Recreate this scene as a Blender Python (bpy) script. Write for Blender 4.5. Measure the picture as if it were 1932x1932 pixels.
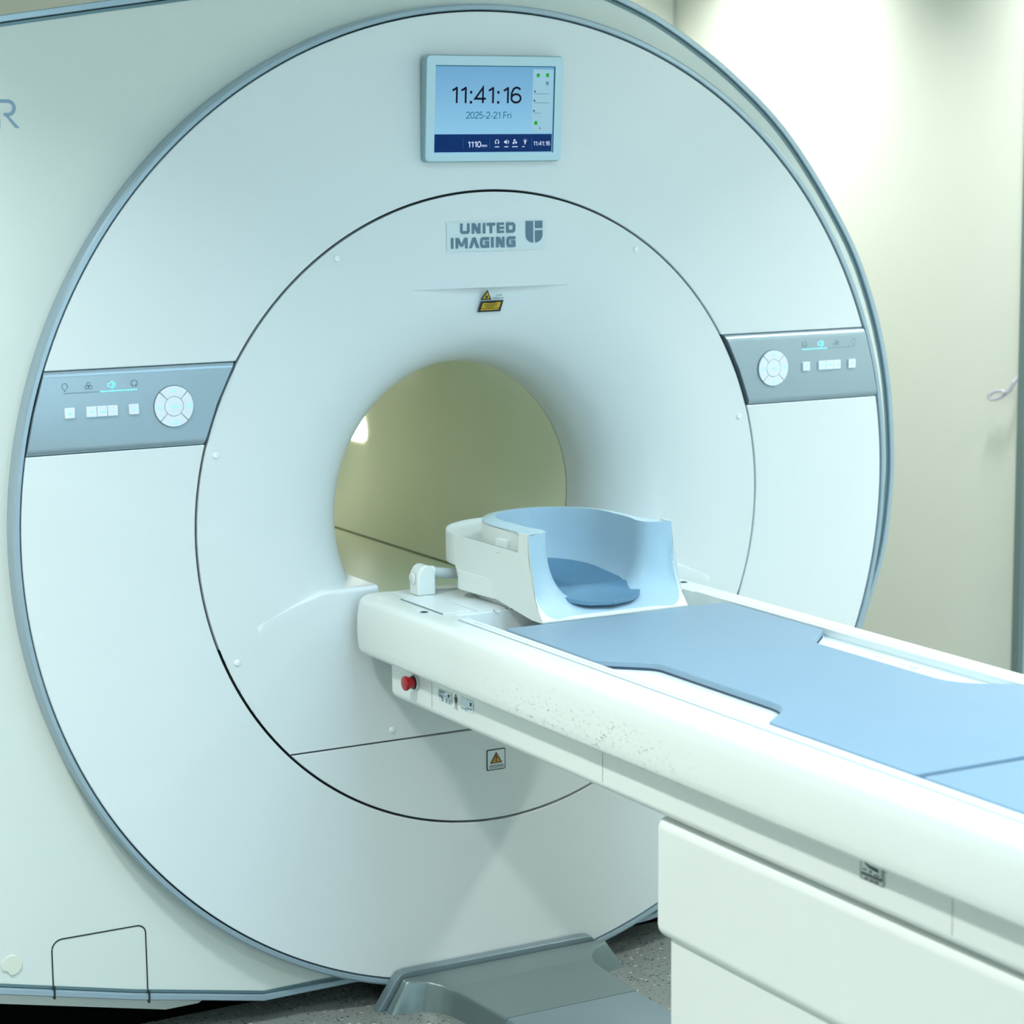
import bpy, bmesh, math, random
from math import sin, cos, pi, sqrt, radians, atan2, asin, hypot
from mathutils import Vector, Matrix
sc = bpy.context.scene
for o in list(bpy.data.objects): bpy.data.objects.remove(o)
COL = sc.collection
BZ = 1.055                      # bore axis above the floor; geometry is laid out about the bore axis
random.seed(7)

# ------------------------------------------------------------------ camera
def make_camera():
    yaw, pitch, roll = 0.5101, -0.1530, -0.0087
    f = Vector((sin(yaw)*cos(pitch), cos(yaw)*cos(pitch), sin(pitch)))
    r = Vector((cos(yaw), -sin(yaw), 0)); u = r.cross(f)
    r2 = r*cos(roll)+u*sin(roll); u2 = -r*sin(roll)+u*cos(roll)
    cam = bpy.data.cameras.new('camera'); o = bpy.data.objects.new('camera', cam); COL.objects.link(o)
    m = Matrix((r2, u2, -f)).transposed().to_4x4(); m.translation = Vector((-2.3688, -4.3122, 0.7564+BZ))
    o.matrix_world = m
    cam.sensor_fit = 'HORIZONTAL'; cam.sensor_width = 36; cam.lens = 4385.3/1932*36
    cam.clip_start = .05; cam.clip_end = 60
    cam.dof.use_dof = True; cam.dof.focus_distance = 4.6; cam.dof.aperture_fstop = 5.0
    sc.camera = o
make_camera()

# ------------------------------------------------------------------ world, lights, exposure
sc.view_settings.view_transform = 'Standard'; sc.view_settings.look = 'None'
sc.view_settings.gamma = 1; sc.view_settings.use_curve_mapping = False
sc.view_settings.exposure = 0.12
w = bpy.data.worlds.new('world'); sc.world = w; w.use_nodes = True
w.node_tree.nodes['Background'].inputs[0].default_value = (.6, .8, 1, 1)
w.node_tree.nodes['Background'].inputs[1].default_value = .15
CEIL = 2.78
YF_ = -5.6
def area(name, loc, size, power, col, rot=(0, 0, 0), shape='DISK', size_y=None, spread=180):
    l = bpy.data.lights.new(name, 'AREA'); l.shape = shape; l.size = size
    if size_y: l.size_y = size_y
    l.energy = power; l.color = col; l.spread = radians(spread)
    o = bpy.data.objects.new(name, l); COL.objects.link(o); o.location = loc; o.rotation_euler = rot
    return o
DOWN = (.97, 1.0, .96)
for sx in (-1, 1):
    for y, k in ((1.95, .62 if sx > 0 else .7), (.45, .46), (-.95, .95), (-2.45, .80)):
        area('downlight', (sx*1.85, y, CEIL-.015), .22, 30*k, DOWN, spread=115)
area('sky_ceiling_panel', (0, -2.3, CEIL-.01), 1.3, 34, (.45, .76, 1.0), shape='RECTANGLE', size_y=2.4, spread=130)

area('front_fill', (-.6, YF_+.02, 1.65), 2.6, 52, (.62, .865, 1.0), rot=(radians(90), 0, 0), shape='RECTANGLE', size_y=1.3)  # unseen frontal fill, added to brighten the disc face

# ------------------------------------------------------------------ materials
def mat(name, col, rough=.4, metal=0, coat=0, var=.03, vscale=6, bump=0, bscale=200, emit=None, estr=1, trans=0, spec=.5):
    m = bpy.data.materials.new(name); m.use_nodes = True
    nt = m.node_tree; b = nt.nodes['Principled BSDF']
    tc = nt.nodes.new('ShaderNodeTexCoord')
    nz = nt.nodes.new('ShaderNodeTexNoise'); nz.inputs['Scale'].default_value = vscale; nz.inputs['Detail'].default_value = 3
    nt.links.new(tc.outputs['Object'], nz.inputs['Vector'])
    mx = nt.nodes.new('ShaderNodeMix'); mx.data_type = 'RGBA'
    mx.inputs['A'].default_value = (*[c*(1-var) for c in col], 1)
    mx.inputs['B'].default_value = (*[min(1, c*(1+var)) for c in col], 1)
    nt.links.new(nz.outputs['Fac'], mx.inputs['Factor'])
    nt.links.new(mx.outputs['Result'], b.inputs['Base Color'])
    b.inputs['Roughness'].default_value = rough; b.inputs['Metallic'].default_value = metal
    b.inputs['Coat Weight'].default_value = coat; b.inputs['Coat Roughness'].default_value = .08
    b.inputs['Specular IOR Level'].default_value = spec
    b.inputs['Transmission Weight'].default_value = trans
    if emit:
        b.inputs['Emission Color'].default_value = (*emit, 1); b.inputs['Emission Strength'].default_value = estr
    if bump:
        n2 = nt.nodes.new('ShaderNodeTexNoise'); n2.inputs['Scale'].default_value = bscale
        nt.links.new(tc.outputs['Object'], n2.inputs['Vector'])
        bp = nt.nodes.new('ShaderNodeBump'); bp.inputs['Strength'].default_value = bump; bp.inputs['Distance'].default_value = .002
        nt.links.new(n2.outputs['Fac'], bp.inputs['Height']); nt.links.new(bp.outputs['Normal'], b.inputs['Normal'])
    return m
def srgb(r, g, b):
    return tuple(((c/255)/12.92 if c/255 <= .04045 else ((c/255+.055)/1.055)**2.4) for c in (r, g, b))
M = dict(
    cover=mat('gloss_white_cover', (.70, .75, .765), .32, coat=.35, var=.01),
    body=mat('cream_white_body', (.65, .70, .665), .34, coat=.25, var=.01),
    inner=mat('shade_tinted_lining', (.84, .88, .67), .38, var=.02),  # yellow-green tint of the shaded bore is put into this base colour
    trim=mat('grey_blue_trim', (.36, .47, .55), .28, metal=.45, var=.02),
    olive=mat('olive_rail', (.20, .23, .14), .6), bead=mat('dim_trim_bead', (.13, .22, .25), .35, metal=.4),
    dark=mat('dark_gap', (.012, .02, .02), .8),
    black=mat('shade_black', (.003, .003, .003), 1.0, spec=0),  # lightless black for the added block that stands for under-body shade
    panel=mat('silver_blue_panel', (.36, .46, .53), .34, metal=.5, var=.02),
    button=mat('white_button', (.74, .80, .86), .35, var=.01),
    cyan=mat('cyan_backlight', (.2, .7, .8), .4, emit=srgb(110, 235, 245), estr=.9),
    icon=mat('grey_icon_print', (.10, .15, .18), .5),
    icondim=mat('pale_icon_print', (.22, .29, .32), .5),
    bezel=mat('pale_bezel', (.50, .69, .77), .3, coat=.3, var=.01),
    steel=mat('bezel_edge', (.32, .46, .50), .3, metal=.4),
    logo=mat('slate_print', (.10, .19, .26), .5),
    logoplate=mat('logo_film', (.64, .73, .75), .3),
    rprint=mat('blue_print', (.22, .36, .50), .5),
    capm=mat('cap_ivory', (.66, .70, .60), .5),
    screw=mat('white_cap', (.80, .86, .86), .3),
    yellow=mat('warning_yellow', (.55, .36, .01), .5), amber=mat('warning_amber', (.52, .27, .02), .5),
    ink=mat('black_ink', (.01, .012, .012), .5),
    paper=mat('label_film', (.62, .74, .80), .4), paperw=mat('label_white', (.72, .80, .80), .4),
    table=mat('table_white', (.78, .82, .79), .32, coat=.2, var=.01),
    tabletop=mat('tabletop_white', (.80, .85, .85), .35, var=.01),
    faint=mat('faint_mark', (.50, .62, .66), .5),
    groove=mat('groove_grey', (.34, .42, .45), .6),
    line=mat('joint_line', (.18, .23, .24), .6),
    pad=mat('blue_vinyl_mat', (.215, .315, .405), .45, var=.03, vscale=9, bump=.05, bscale=260),
    padb=mat('dark_mat_base', (.03, .05, .09), .6),
    liner=mat('light_blue_liner', (.40, .55, .65), .42, var=.02),
    coilw=mat('coil_white', (.76, .80, .77), .4, var=.01),
    cushion=mat('slate_blue_cushion', (.11, .235, .35), .5, var=.05, vscale=20, bump=.08, bscale=400),
    hose=mat('pale_grey_hose', (.52, .58, .60), .45),
    red=mat('red_button', (.36, .0, .008), .3, coat=.15), redr=mat('red_button_rim', (.50, .02, .03), .25, coat=.5),
    grey=mat('platform_grey', (.17, .23, .235), .36, metal=.45, var=.02),
    greyb=mat('platform_blue_grey', (.20, .27, .30), .38, metal=.4, var=.02),
    wall=mat('cream_wall', (.77, .79, .715), .6, var=.015, vscale=1.5),
    ceil=mat('white_ceiling', (.82, .84, .82), .8),
    frame=mat('door_frame_grey', (.17, .24, .24), .5, metal=.2),
    door=mat('pale_door', (.62, .74, .78), .45),
    lilac=mat('clear_plastic', (.80, .80, .92), .15, trans=.6),
    lamp=mat('bore_lamp_lens', (1, 1, 1), .4, emit=(1, 1, .97), estr=9),
)
def scuffed():
    m = mat('table_white_scuffed', (.78, .82, .79), .32, coat=.2, var=.01)
    nt = m.node_tree; N = nt.nodes.new; L = nt.links.new
    b = nt.nodes['Principled BSDF']; src = b.inputs['Base Color'].links[0].from_socket
    g = N('ShaderNodeNewGeometry'); sep = N('ShaderNodeSeparateXYZ'); L(g.outputs['Position'], sep.inputs[0])
    def band(sock, c, hw):
        a = N('ShaderNodeMath'); a.operation = 'SUBTRACT'; L(sock, a.inputs[0]); a.inputs[1].default_value = c
        a2 = N('ShaderNodeMath'); a2.operation = 'ABSOLUTE'; L(a.outputs[0], a2.inputs[0])
        r = N('ShaderNodeMapRange'); L(a2.outputs[0], r.inputs[0]); r.inputs[1].default_value = hw*.2; r.inputs[2].default_value = hw
        r.inputs[3].default_value = 1; r.inputs[4].default_value = 0
        return r.outputs[0]
    def mul(a, c):
        q = N('ShaderNodeMath'); q.operation = 'MULTIPLY'; L(a, q.inputs[0])
        if isinstance(c, float): q.inputs[1].default_value = c
        else: L(c, q.inputs[1])
        return q.outputs[0]
    mask = mul(band(sep.outputs['Y'], -.93, .42), band(sep.outputs['Z'], BZ-.235, .06))
    def scratches(scale, thr):
        mp = N('ShaderNodeMapping'); mp.inputs['Scale'].default_value = scale; L(g.outputs['Position'], mp.inputs[0])
        n = N('ShaderNodeTexNoise'); n.inputs['Scale'].default_value = 1; n.inputs['Detail'].default_value = 5; n.inputs['Roughness'].default_value = .75
        L(mp.outputs[0], n.inputs['Vector'])
        r = N('ShaderNodeMapRange'); L(n.outputs['Fac'], r.inputs[0]); r.inputs[1].default_value = thr; r.inputs[2].default_value = thr+.03
        return r.outputs[0]
    a = scratches((70, 60, 170), .60); c = scratches((150, 42, 260), .63)
    mx = N('ShaderNodeMath'); mx.operation = 'MAXIMUM'; L(a, mx.inputs[0]); L(c, mx.inputs[1])
    fac = mul(mul(mx.outputs[0], mask), .9)
    mix = N('ShaderNodeMix'); mix.data_type = 'RGBA'; L(fac, mix.inputs['Factor']); L(src, mix.inputs['A']); mix.inputs['B'].default_value = (.12, .14, .13, 1)
    L(mix.outputs['Result'], b.inputs['Base Color'])
    return m
M['scuff'] = scuffed()
def floormat():
    m = mat('speckled_vinyl', (.235, .26, .245), .38, var=.12, vscale=3)
    nt = m.node_tree; N = nt.nodes.new; L = nt.links.new
    b = nt.nodes['Principled BSDF']; src = b.inputs['Base Color'].links[0].from_socket
    tc = N('ShaderNodeTexCoord')
    for sc_, thr, col in ((80, .26, (.02, .03, .03, 1)), (62, .22, (.50, .52, .49, 1)), (150, .33, (.09, .11, .105, 1))):
        v = N('ShaderNodeTexVoronoi'); v.inputs['Scale'].default_value = sc_; L(tc.outputs['Object'], v.inputs['Vector'])
        r = N('ShaderNodeMapRange'); L(v.outputs['Distance'], r.inputs[0]); r.inputs[1].default_value = thr-.05; r.inputs[2].default_value = thr+.05
        r.inputs[3].default_value = 1; r.inputs[4].default_value = 0
        cx = N('ShaderNodeSeparateColor'); L(v.outputs['Color'], cx.inputs[0])
        gt = N('ShaderNodeMath'); gt.operation = 'GREATER_THAN'; L(cx.outputs[0], gt.inputs[0]); gt.inputs[1].default_value = .62
        q = N('ShaderNodeMath'); q.operation = 'MULTIPLY'; L(r.outputs[0], q.inputs[0]); L(gt.outputs[0], q.inputs[1])
        mix = N('ShaderNodeMix'); mix.data_type = 'RGBA'; L(q.outputs[0], mix.inputs['Factor']); L(src, mix.inputs['A']); mix.inputs['B'].default_value = col
        src = mix.outputs['Result']
    L(src, b.inputs['Base Color'])
    return m
M['floor'] = floormat()

# ------------------------------------------------------------------ object helpers
def thing(name, label, cat, loc, group=None):
    o = bpy.data.objects.new(name, None); COL.objects.link(o); o.location = loc; o.empty_display_size = .1
    o['label'] = label; o['category'] = cat
    if group: o['group'] = group
    return o
def rootloc(o):
    while o.parent: o = o.parent
    return Vector(o.location)
class MB:
    def __init__(s): s.v = []; s.f = []; s.k = 0
    def add(s, vs, fs):
        n = len(s.v); s.v += [tuple(p) for p in vs]; s.f += [tuple(i+n for i in f) for f in fs]; return s
    def grid(s, rows, closeu=False, closev=False):
        R = len(rows); C = len(rows[0]); fs = []
        for i in range(R if closev else R-1):
            for j in range(C if closeu else C-1):
                fs.append((i*C+j, i*C+(j+1) % C, ((i+1) % R)*C+(j+1) % C, ((i+1) % R)*C+j))
        return s.add([p for r in rows for p in r], fs)
    def box(s, x0, x1, y0, y1, z0, z1):
        vs = [(x, y, z) for x in (x0, x1) for y in (y0, y1) for z in (z0, z1)]
        return s.add(vs, [(0, 1, 3, 2), (4, 6, 7, 5), (0, 4, 5, 1), (2, 3, 7, 6), (0, 2, 6, 4), (1, 5, 7, 3)])
    def prism(s, pts, fr, d0, d1):          # pts 2-D outline, fr(u,v,d) -> xyz
        n = len(pts)
        vs = [fr(u, v, d0) for u, v in pts]+[fr(u, v, d1) for u, v in pts]
        return s.add(vs, [tuple(range(n)), tuple(range(2*n-1, n-1, -1))]+[(i, (i+1) % n, n+(i+1) % n, n+i) for i in range(n)])
    def flat(s, pts, fr):
        s.k += 1; d = -8e-5*s.k
        return s.add([fr(u, v, d) for u, v in pts], [tuple(range(len(pts)))])
    def tube(s, path, r, n=16, caps=True):
        path = [Vector(p) for p in path]; rows = []
        for i, p in enumerate(path):
            t = (path[min(i+1, len(path)-1)]-path[max(i-1, 0)]).normalized()
            a = Vector((0, 0, 1)) if abs(t.z) < .9 else Vector((1, 0, 0))
            x = t.cross(a).normalized(); y = t.cross(x)
            rr = r[i] if isinstance(r, (list, tuple)) else r
            rows.append([p+x*rr*cos(k*2*pi/n)+y*rr*sin(k*2*pi/n) for k in range(n)])
        s.grid(rows, closeu=True)
        if caps:
            b = len(s.v)-n*len(rows); s.f.append(tuple(b+k for k in range(n))); s.f.append(tuple(len(s.v)-1-k for k in range(n)))
        return s
    def lathe(s, o, ax, prof, n=32):        # prof: (radius, distance along ax)
        o = Vector(o); ax = Vector(ax).normalized(); a = Vector((0, 0, 1)) if abs(ax.z) < .9 else Vector((1, 0, 0))
        x = ax.cross(a).normalized(); y = ax.cross(x)
        rows = [[o+ax*h+x*r*cos(k*2*pi/n)+y*r*sin(k*2*pi/n) for k in range(n)] for r, h in prof]
        s.grid(rows, closeu=True)
        b = len(s.v)-n*len(rows); s.f.append(tuple(b+k for k in range(n))); s.f.append(tuple(len(s.v)-1-k for k in range(n)))
        return s
    def ribbon(s, pts, wd, fr, closed=False):
        P = [Vector(p) for p in pts]; n = len(P); L = []; R = []; s.k += 1; dd = -8e-5*s.k
        for i in range(n):
            a = P[i-1] if (i > 0 or closed) else None; b = P[(i+1) % n] if (i < n-1 or closed) else None
            d1 = (P[i]-a).normalized() if a is not None else None; d2 = (b-P[i]).normalized() if b is not None else None
            if d1 is None: d1 = d2
            if d2 is None: d2 = d1
            n1 = Vector((-d1.y, d1.x)); n2 = Vector((-d2.y, d2.x)); m = (n1+n2)
            m = m.normalized() if m.length > 1e-6 else n1
            k = wd/2/max(.35, m.dot(n1))
            L.append(fr(*(P[i]+m*k), dd)); R.append(fr(*(P[i]-m*k), dd))
        m = n if closed else n-1
        return s.add(L+R, [(i, (i+1) % n, n+(i+1) % n, n+i) for i in range(m)])
def obj(name, mb, m, parent=None, bevel=0, seg=3, smooth=True, angle=35, label=None, kind=None, weld=1e-5):
    me = bpy.data.meshes.new(name)
    off = Vector((0, 0, BZ))-(rootloc(parent) if parent else Vector((0, 0, 0)))
    me.from_pydata([tuple(Vector(p)+off) for p in mb.v], [], mb.f)
    bm = bmesh.new(); bm.from_mesh(me)
    if weld: bmesh.ops.remove_doubles(bm, verts=bm.verts, dist=weld)
    bmesh.ops.recalc_face_normals(bm, faces=bm.faces)
    bm.to_mesh(me); bm.free()
    me.materials.append(m)
    o = bpy.data.objects.new(name, me); COL.objects.link(o)
    if parent: o.parent = parent
    if bevel:
        b = o.modifiers.new('bevel', 'BEVEL'); b.width = bevel; b.segments = seg; b.limit_method = 'ANGLE'; b.angle_limit = radians(angle)
        b.harden_normals = True
    if smooth:
        for p in me.polygons: p.use_smooth = True
        try: me.set_sharp_from_angle(angle=radians(angle))
        except Exception: pass
    if label: o['label'] = label
    if kind: o['kind'] = kind
    return o
def FR(y): return lambda u, v, d: (u, y+d, v)
def SD(x): return lambda u, v, d: (x+d, -u, v)
def arc(cx, cz, r, a0, a1, n): return [(cx+r*cos(radians(a0+(a1-a0)*i/n)), cz+r*sin(radians(a0+(a1-a0)*i/n))) for i in range(n+1)]
def rrect(u0, u1, v0, v1, r, n=6):
    return arc(u1-r, v1-r, r, 0, 90, n)+arc(u0+r, v1-r, r, 90, 180, n)+arc(u0+r, v0+r, r, 180, 270, n)+arc(u1-r, v0+r, r, 270, 360, n)
def text_mb(txt, u0, u1, v0, v1, fr):
    c = bpy.data.curves.new('t', 'FONT'); c.body = txt; c.resolution_u = 4; c.offset = .025
    o = bpy.data.objects.new('t', c); COL.objects.link(o)
    me = bpy.data.meshes.new_from_object(o.evaluated_get(bpy.context.evaluated_depsgraph_get()))
    xs = [v.co.x for v in me.vertices]; ys = [v.co.y for v in me.vertices]
    ax, bx, ay, by = min(xs), max(xs), min(ys), max(ys)
    mb = MB(); mb.add([fr(u0+(v.co.x-ax)/(bx-ax)*(u1-u0), v0+(v.co.y-ay)/(by-ay)*(v1-v0), 0) for v in me.vertices], [tuple(p.vertices) for p in me.polygons])
    bpy.data.objects.remove(o); bpy.data.curves.remove(c); bpy.data.meshes.remove(me)
    return mb
GL = {}
el = lambda cx, cy, rx, ry, a0, a1, n=16: [(cx+rx*cos(radians(a0+(a1-a0)*i/n)), cy+ry*sin(radians(a0+(a1-a0)*i/n))) for i in range(n+1)]
GL['1'] = (.40, [[(.30, 0), (.30, .97)], [(.31, .955), (.235, .86), (.10, .76)]])
GL['4'] = (.56, [[(.40, 0), (.40, .95), (.05, .27), (.54, .27)]])
GL['6'] = (.54, [el(.275, .30, .215, .255, 180, 540, 22), [(.06, .31), (.07, .62), (.15, .86)]+el(.30, .72, .175, .235, 130, 25, 8)])
GL['0'] = (.54, [el(.27, .5, .21, .45, 90, 450, 26)])
GL['2'] = (.54, [el(.27, .72, .205, .235, 175, -25, 12)+[(.36, .46), (.06, .05), (.50, .05)]])
GL['5'] = (.54, [[(.46, .95), (.14, .95), (.09, .52)]+el(.26, .32, .215, .275, 120, -140, 14)])
GL['-'] = (.36, [[(.06, .36), (.32, .36)]]); GL[' '] = (.28, [])
GL[':'] = (.28, [[(.09, .05), (.19, .05)], [(.09, .66), (.19, .66)]])
GL['F'] = (.56, [[(.10, 0), (.10, .95), (.52, .95)], [(.10, .50), (.46, .50)]])
GL['r'] = (.34, [[(.09, 0), (.09, .68)], [(.09, .50), (.18, .64), (.32, .65)]])
GL['i'] = (.22, [[(.11, 0), (.11, .68)], [(.11, .85), (.11, .96)]])
GL['m'] = (.80, [[(.08, 0), (.08, .68)], [(.08, .5), (.2, .64), (.34, .62), (.40, .5), (.40, 0)], [(.40, .5), (.52, .64), (.66, .62), (.72, .5), (.72, 0)]])
def stroke_text(txt, u0, u1, v0, v1, wt, fr):
    tot = sum(GL[c][0] for c in txt); k_ = (u1-u0)/tot; h = v1-v0; u = u0; mb = MB()
    for c in txt:
        for st in GL[c][1]: mb.ribbon([(u+x*k_, v0+y*h) for x, y in st], wt*h*(1.25 if c == ':' else 1), fr)
        u += GL[c][0]*k_
    return mb
def decal(name, mb, m, parent, **k): return obj(name, mb, m, parent, smooth=False, **k)

# ------------------------------------------------------------------ room shell
def slab(name, x0, x1, y0, y1, z0, z1, m):
    o = obj(name, MB().box(x0, x1, y0, y1, z0-BZ, z1-BZ), m, None, smooth=False); o['kind'] = 'structure'; return o
XL, XR, YF, YB = -3.4, 2.2, -5.6, 2.65
slab('floor', XL, XR, YF, YB, -.1, 0, M['floor'])
slab('ceiling', XL, XR, YF, YB, CEIL, CEIL+.1, M['ceil'])
slab('wall_back', XL, XR, YB, YB+.1, 0, CEIL, M['wall'])
slab('wall_right', XR, XR+.1, YF, YB, 0, CEIL, M['wall'])
slab('wall_left', XL-.1, XL, YF, YB, 0, CEIL, M['wall'])
slab('wall_front', XL, XR, YF-.1, YF, 0, CEIL, M['wall'])
slab('trim_1', XR-.008, XR, YB-.010, YB, .0, CEIL, mat('corner_bead', (.58, .62, .58), .5))      # strip in the corner of back and right wall
d = slab('door_1', XR-.012, XR, -.35, .775, .0, 2.12, M['door'])
obj('door_frame', MB().box(XR-.03, XR, .775, .807, -BZ, 2.16-BZ).box(XR-.03, XR, -.35, .775, 2.12-BZ, 2.16-BZ), M['frame'], d, bevel=.003)

# ------------------------------------------------------------------ MRI scanner
S = thing('mri_scanner', 'huge white ring-shaped scanner with grey-blue rims and a clock display over its round bore', 'scanner', (0, .8, 0))
R0, R1, DEP, EX = .309, .60, .217, 2.7
def flare(r):
    if r >= R1: return 0.
    t = min(1, (R1-r)/(R1-R0)); return DEP*(1-(max(0, 1-t**EX))**(1/EX))
# body shell outline (x, z)
OUT = [(-1.45, .955), (-1.0285, 1.0211), (-.8198, 1.0533), (-.5, 1.100), (-.25, 1.130), (0, 1.142), (.2, 1.130), (.3651, 1.0814), (.502, 1.0165), (.6578, .9149),
       (.8047, .7836), (.9579, .5795), (1.038, .4175), (1.0885, .2407), (1.1083, .05), (1.103, -.0771), (1.0816, -.2035), (1.0363, -.3279), (.985, -.45), (.90, -.61), (.80, -.75),
       (.68, -.875), (.55, -.97), (.4223, -.9932), (.29, -1.003), (0, -1.004), (-.348, -1.003), (-.5455, -1.0041), (-.8368, -.9458), (-1.1105, -.8823), (-1.45, -.80)]
def smooth_outline():
    # Catmull-Rom through the rounded run, straight elsewhere
    P = [Vector(p) for p in OUT]; n = len(P); res = []
    for i in range(n):
        a, b, c, d_ = P[i-1], P[i], P[(i+1) % n], P[(i+2) % n]
        if 2 <= i < 22:
            for k in range(6):
                t = k/6; res.append(.5*((2*b)+(-a+c)*t+(2*a-5*b+4*c-d_)*t*t+(-a+3*b-3*c+d_)*t**3))
        else:
            res.append(b)
            if (c-b).length > .15: res += [b.lerp(c, k/4) for k in range(1, 4)]
    return res
OL = smooth_outline()
def inset(pts, d):
    n = len(pts); out = []
    for i in range(n):
        a, b, c = pts[i-1], pts[i], pts[(i+1) % n]
        d1 = (b-a).normalized(); d2 = (c-b).normalized(); n1 = Vector((d1.y, -d1.x)); n2 = Vector((d2.y, -d2.x))   # clockwise run: inward
        m = (n1+n2).normalized(); out.append(b+m*(d/max(.4, m.dot(n1))))
    return out
BY = .04
mb = MB()
I1 = inset(OL, .0160)
def ringpt(p, r):
    a = atan2(p.y, p.x); return Vector((r*cos(a), r*sin(a)))
inner = [ringpt(p, .93) for p in OL]
row = lambda pts, y: [(p.x, y, p.y) for p in pts]
mb.grid([row(inner, .2), row(inner, BY), row(I1, BY), row(I1, BY+.012)], closeu=True)
obj('front_panel', mb, M['body'], S, angle=40)
I2 = inset(OL, .006); Ib = inset(OL, .02)
back = [ringpt(p, .36) for p in OL]
mb = MB(); mb.grid([row(I2, BY+.02), row(I2, 1.60), row(back, 1.60), row(back, 1.50)], closeu=True)
obj('side_cover', mb, M['body'], S, angle=40)
I3 = inset(OL, .0135)
mb = MB(); mb.grid([row(OL, BY+.03), row(OL, BY-.004), row(inset(OL, .002), BY-.007), row(inset(OL, .012), BY-.007), row(I3, BY-.004), row(I3, BY+.03)], closeu=True)
obj('edge_trim', mb, M['trim'], S, angle=40, label='blue-grey strip around the outer edge of the body')
I4 = inset(OL, .0235)
mb = MB(); mb.grid([row(I3, BY+.006), row(inset(OL, .0158), BY+.006)], closeu=True)
obj('edge_gap', mb, M['dark'], S)
mb = MB(); mb.grid([row(inset(OL, .0155), BY-.0012), row(inset(OL, .0215), BY-.0012)], closeu=True)
decal('edge_bead', mb, M['bead'], S)
# lower chassis skirt, and a black block added as the shade under the body
mb = MB().prism([(-1.40, -.84), (-1.09, -.931), (-.735, -1.012), (-.662, -1.012), (-.60, -.98), (-.60, -.80), (-1.40, -.70)], FR(.115), 0, .05)
obj('lower_skirt', mb, M['body'], S, smooth=False)
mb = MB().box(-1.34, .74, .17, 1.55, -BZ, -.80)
obj('under_body_shade', mb, M['black'], S, smooth=False)
# disc rim
mb = MB()
prof = [(1.0415, .03), (1.0415, .0), (1.043, -.003), (1.0505, -.003), (1.0545, .001), (1.0545, .012), (1.0545, .06)]
N = 360
mb.grid([[(r*cos(2*pi*k/N), y, r*sin(2*pi*k/N)+.0093) for k in range(N)] for r, y in prof], closeu=True)
obj('disc_rim', mb, M['trim'], S, angle=30, label='grey-blue ring around the big front disc')
mb = MB()
mb.grid([[(r*cos(2*pi*k/N), .018, r*sin(2*pi*k/N)+.0093*(r > .9)) for k in range(N)] for r in (.655, 1.0425)], closeu=True)
obj('backing_plate', mb, M['dark'], S)
# front cover: upper and lower ring sections
RI, RO, ZT, ZB = .6825, 1.0385, .3512, .1885
def sector(zc, up, n=200):
    rows = []
    rows_in = []; rows_out = []
    zo = .0093
    ai = asin(zc/RI); ao = asin((zc-zo)/RO)
    for k in range(n+1):
        t = k/n
        if up: th_i = ai+(pi-2*ai)*t; th_o = ao+(pi-2*ao)*t
        else: th_i = ai-(pi+2*ai)*t; th_o = ao-(pi+2*ao)*t
        rows_in.append((RI*cos(th_i), RI*sin(th_i))); rows_out.append((RO*cos(th_o), RO*sin(th_o)+zo))
    return rows_in, rows_out
for up, zc in ((True, ZT), (False, ZB)):
    a, b = sector(zc, up)
    mb = MB(); NR = 6; n = len(a)
    rows = []
    for j in range(NR+1):
        rows.append([(a[k][0]+(b[k][0]-a[k][0])*j/NR, 0, a[k][1]+(b[k][1]-a[k][1])*j/NR) for k in range(n)])
    rows = [[(p[0], .016, p[2]) for p in rows[0]]]+rows+[[(p[0], .016, p[2]) for p in rows[-1]]]
    mb.grid(rows)
    for e in (0, n-1):
        mb.grid([[r[e] for r in rows[1:-1]], [(r[e][0], .016, r[e][2]) for r in rows[1:-1]]])
    obj('front_cover', mb, M['cover'], S, bevel=.0025, seg=3)
# centre cover: funnel above the shelf line
RC = .6775
SHELF = [(0, -.134), (.405, -.134), (.4167, -.138), (.4648, -.156), (.5003, -.1705), (.54, -.1865), (.572, -.2026), (.60, -.2165), (.70, -.262)]
def zs(x):
    x = abs(x)
    for (a, za), (b, zb) in zip(SHELF, SHELF[1:]):
        if x <= b: return za+(zb-za)*(x-a)/(b-a)
    return SHELF[-1][1]
def thlo(r):
    lo, hi = -pi/2+.2, 0
    g = lambda t: r*sin(t)-zs(r*cos(t))
    for _ in range(50):
        m = (lo+hi)/2
        if g(m) > 0: hi = m
        else: lo = m
    return (lo+hi)/2
ZBR = .477
FB = flare(hypot(.19, ZBR))
def facet(z): return FB*max(0, (.60-z)/(.60-ZBR))
NT = 360
def rb(th):
    s_ = sin(th); return min(ZBR/s_, .513) if s_ > .5 else .513
rows = []
NA, NB = 70, 26
for j in range(NA+NB+2):
    rr = []
    for k in range(NT+1):
        # iterate: radius depends on angle, the lower limit depends on radius
        t = k/NT; th = pi/2
        for _ in range(3):
            r_b = rb(th)
            if j <= NA: q = j/NA; r = R0+(r_b-R0)*(q**1.25)
            else: q = (j-NA-1)/NB; r = r_b+.0009+(RC-r_b-.0009)*q
            lo = thlo(r); th = lo+(pi-2*lo)*t
        x, z = r*cos(th), r*sin(th)
        y = flare(r)
        if j <= NA and abs(x) < .19 and .36 < z <= ZBR+1e-6: y += .012*math.exp((z-ZBR)/.028)*(1-(x/.19)**2)**1.3
        if j > NA and z > ZBR-.01 and abs(x) < .3: y = min(y, facet(z))
        rr.append((x, y, z))
    rows.append(rr)
mb = MB(); mb.grid(rows)
right = [r[0] for r in rows]; left = [r[-1] for r in rows]
def chm(p): return min(.010, max(0, p[1])*.6)
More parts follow.
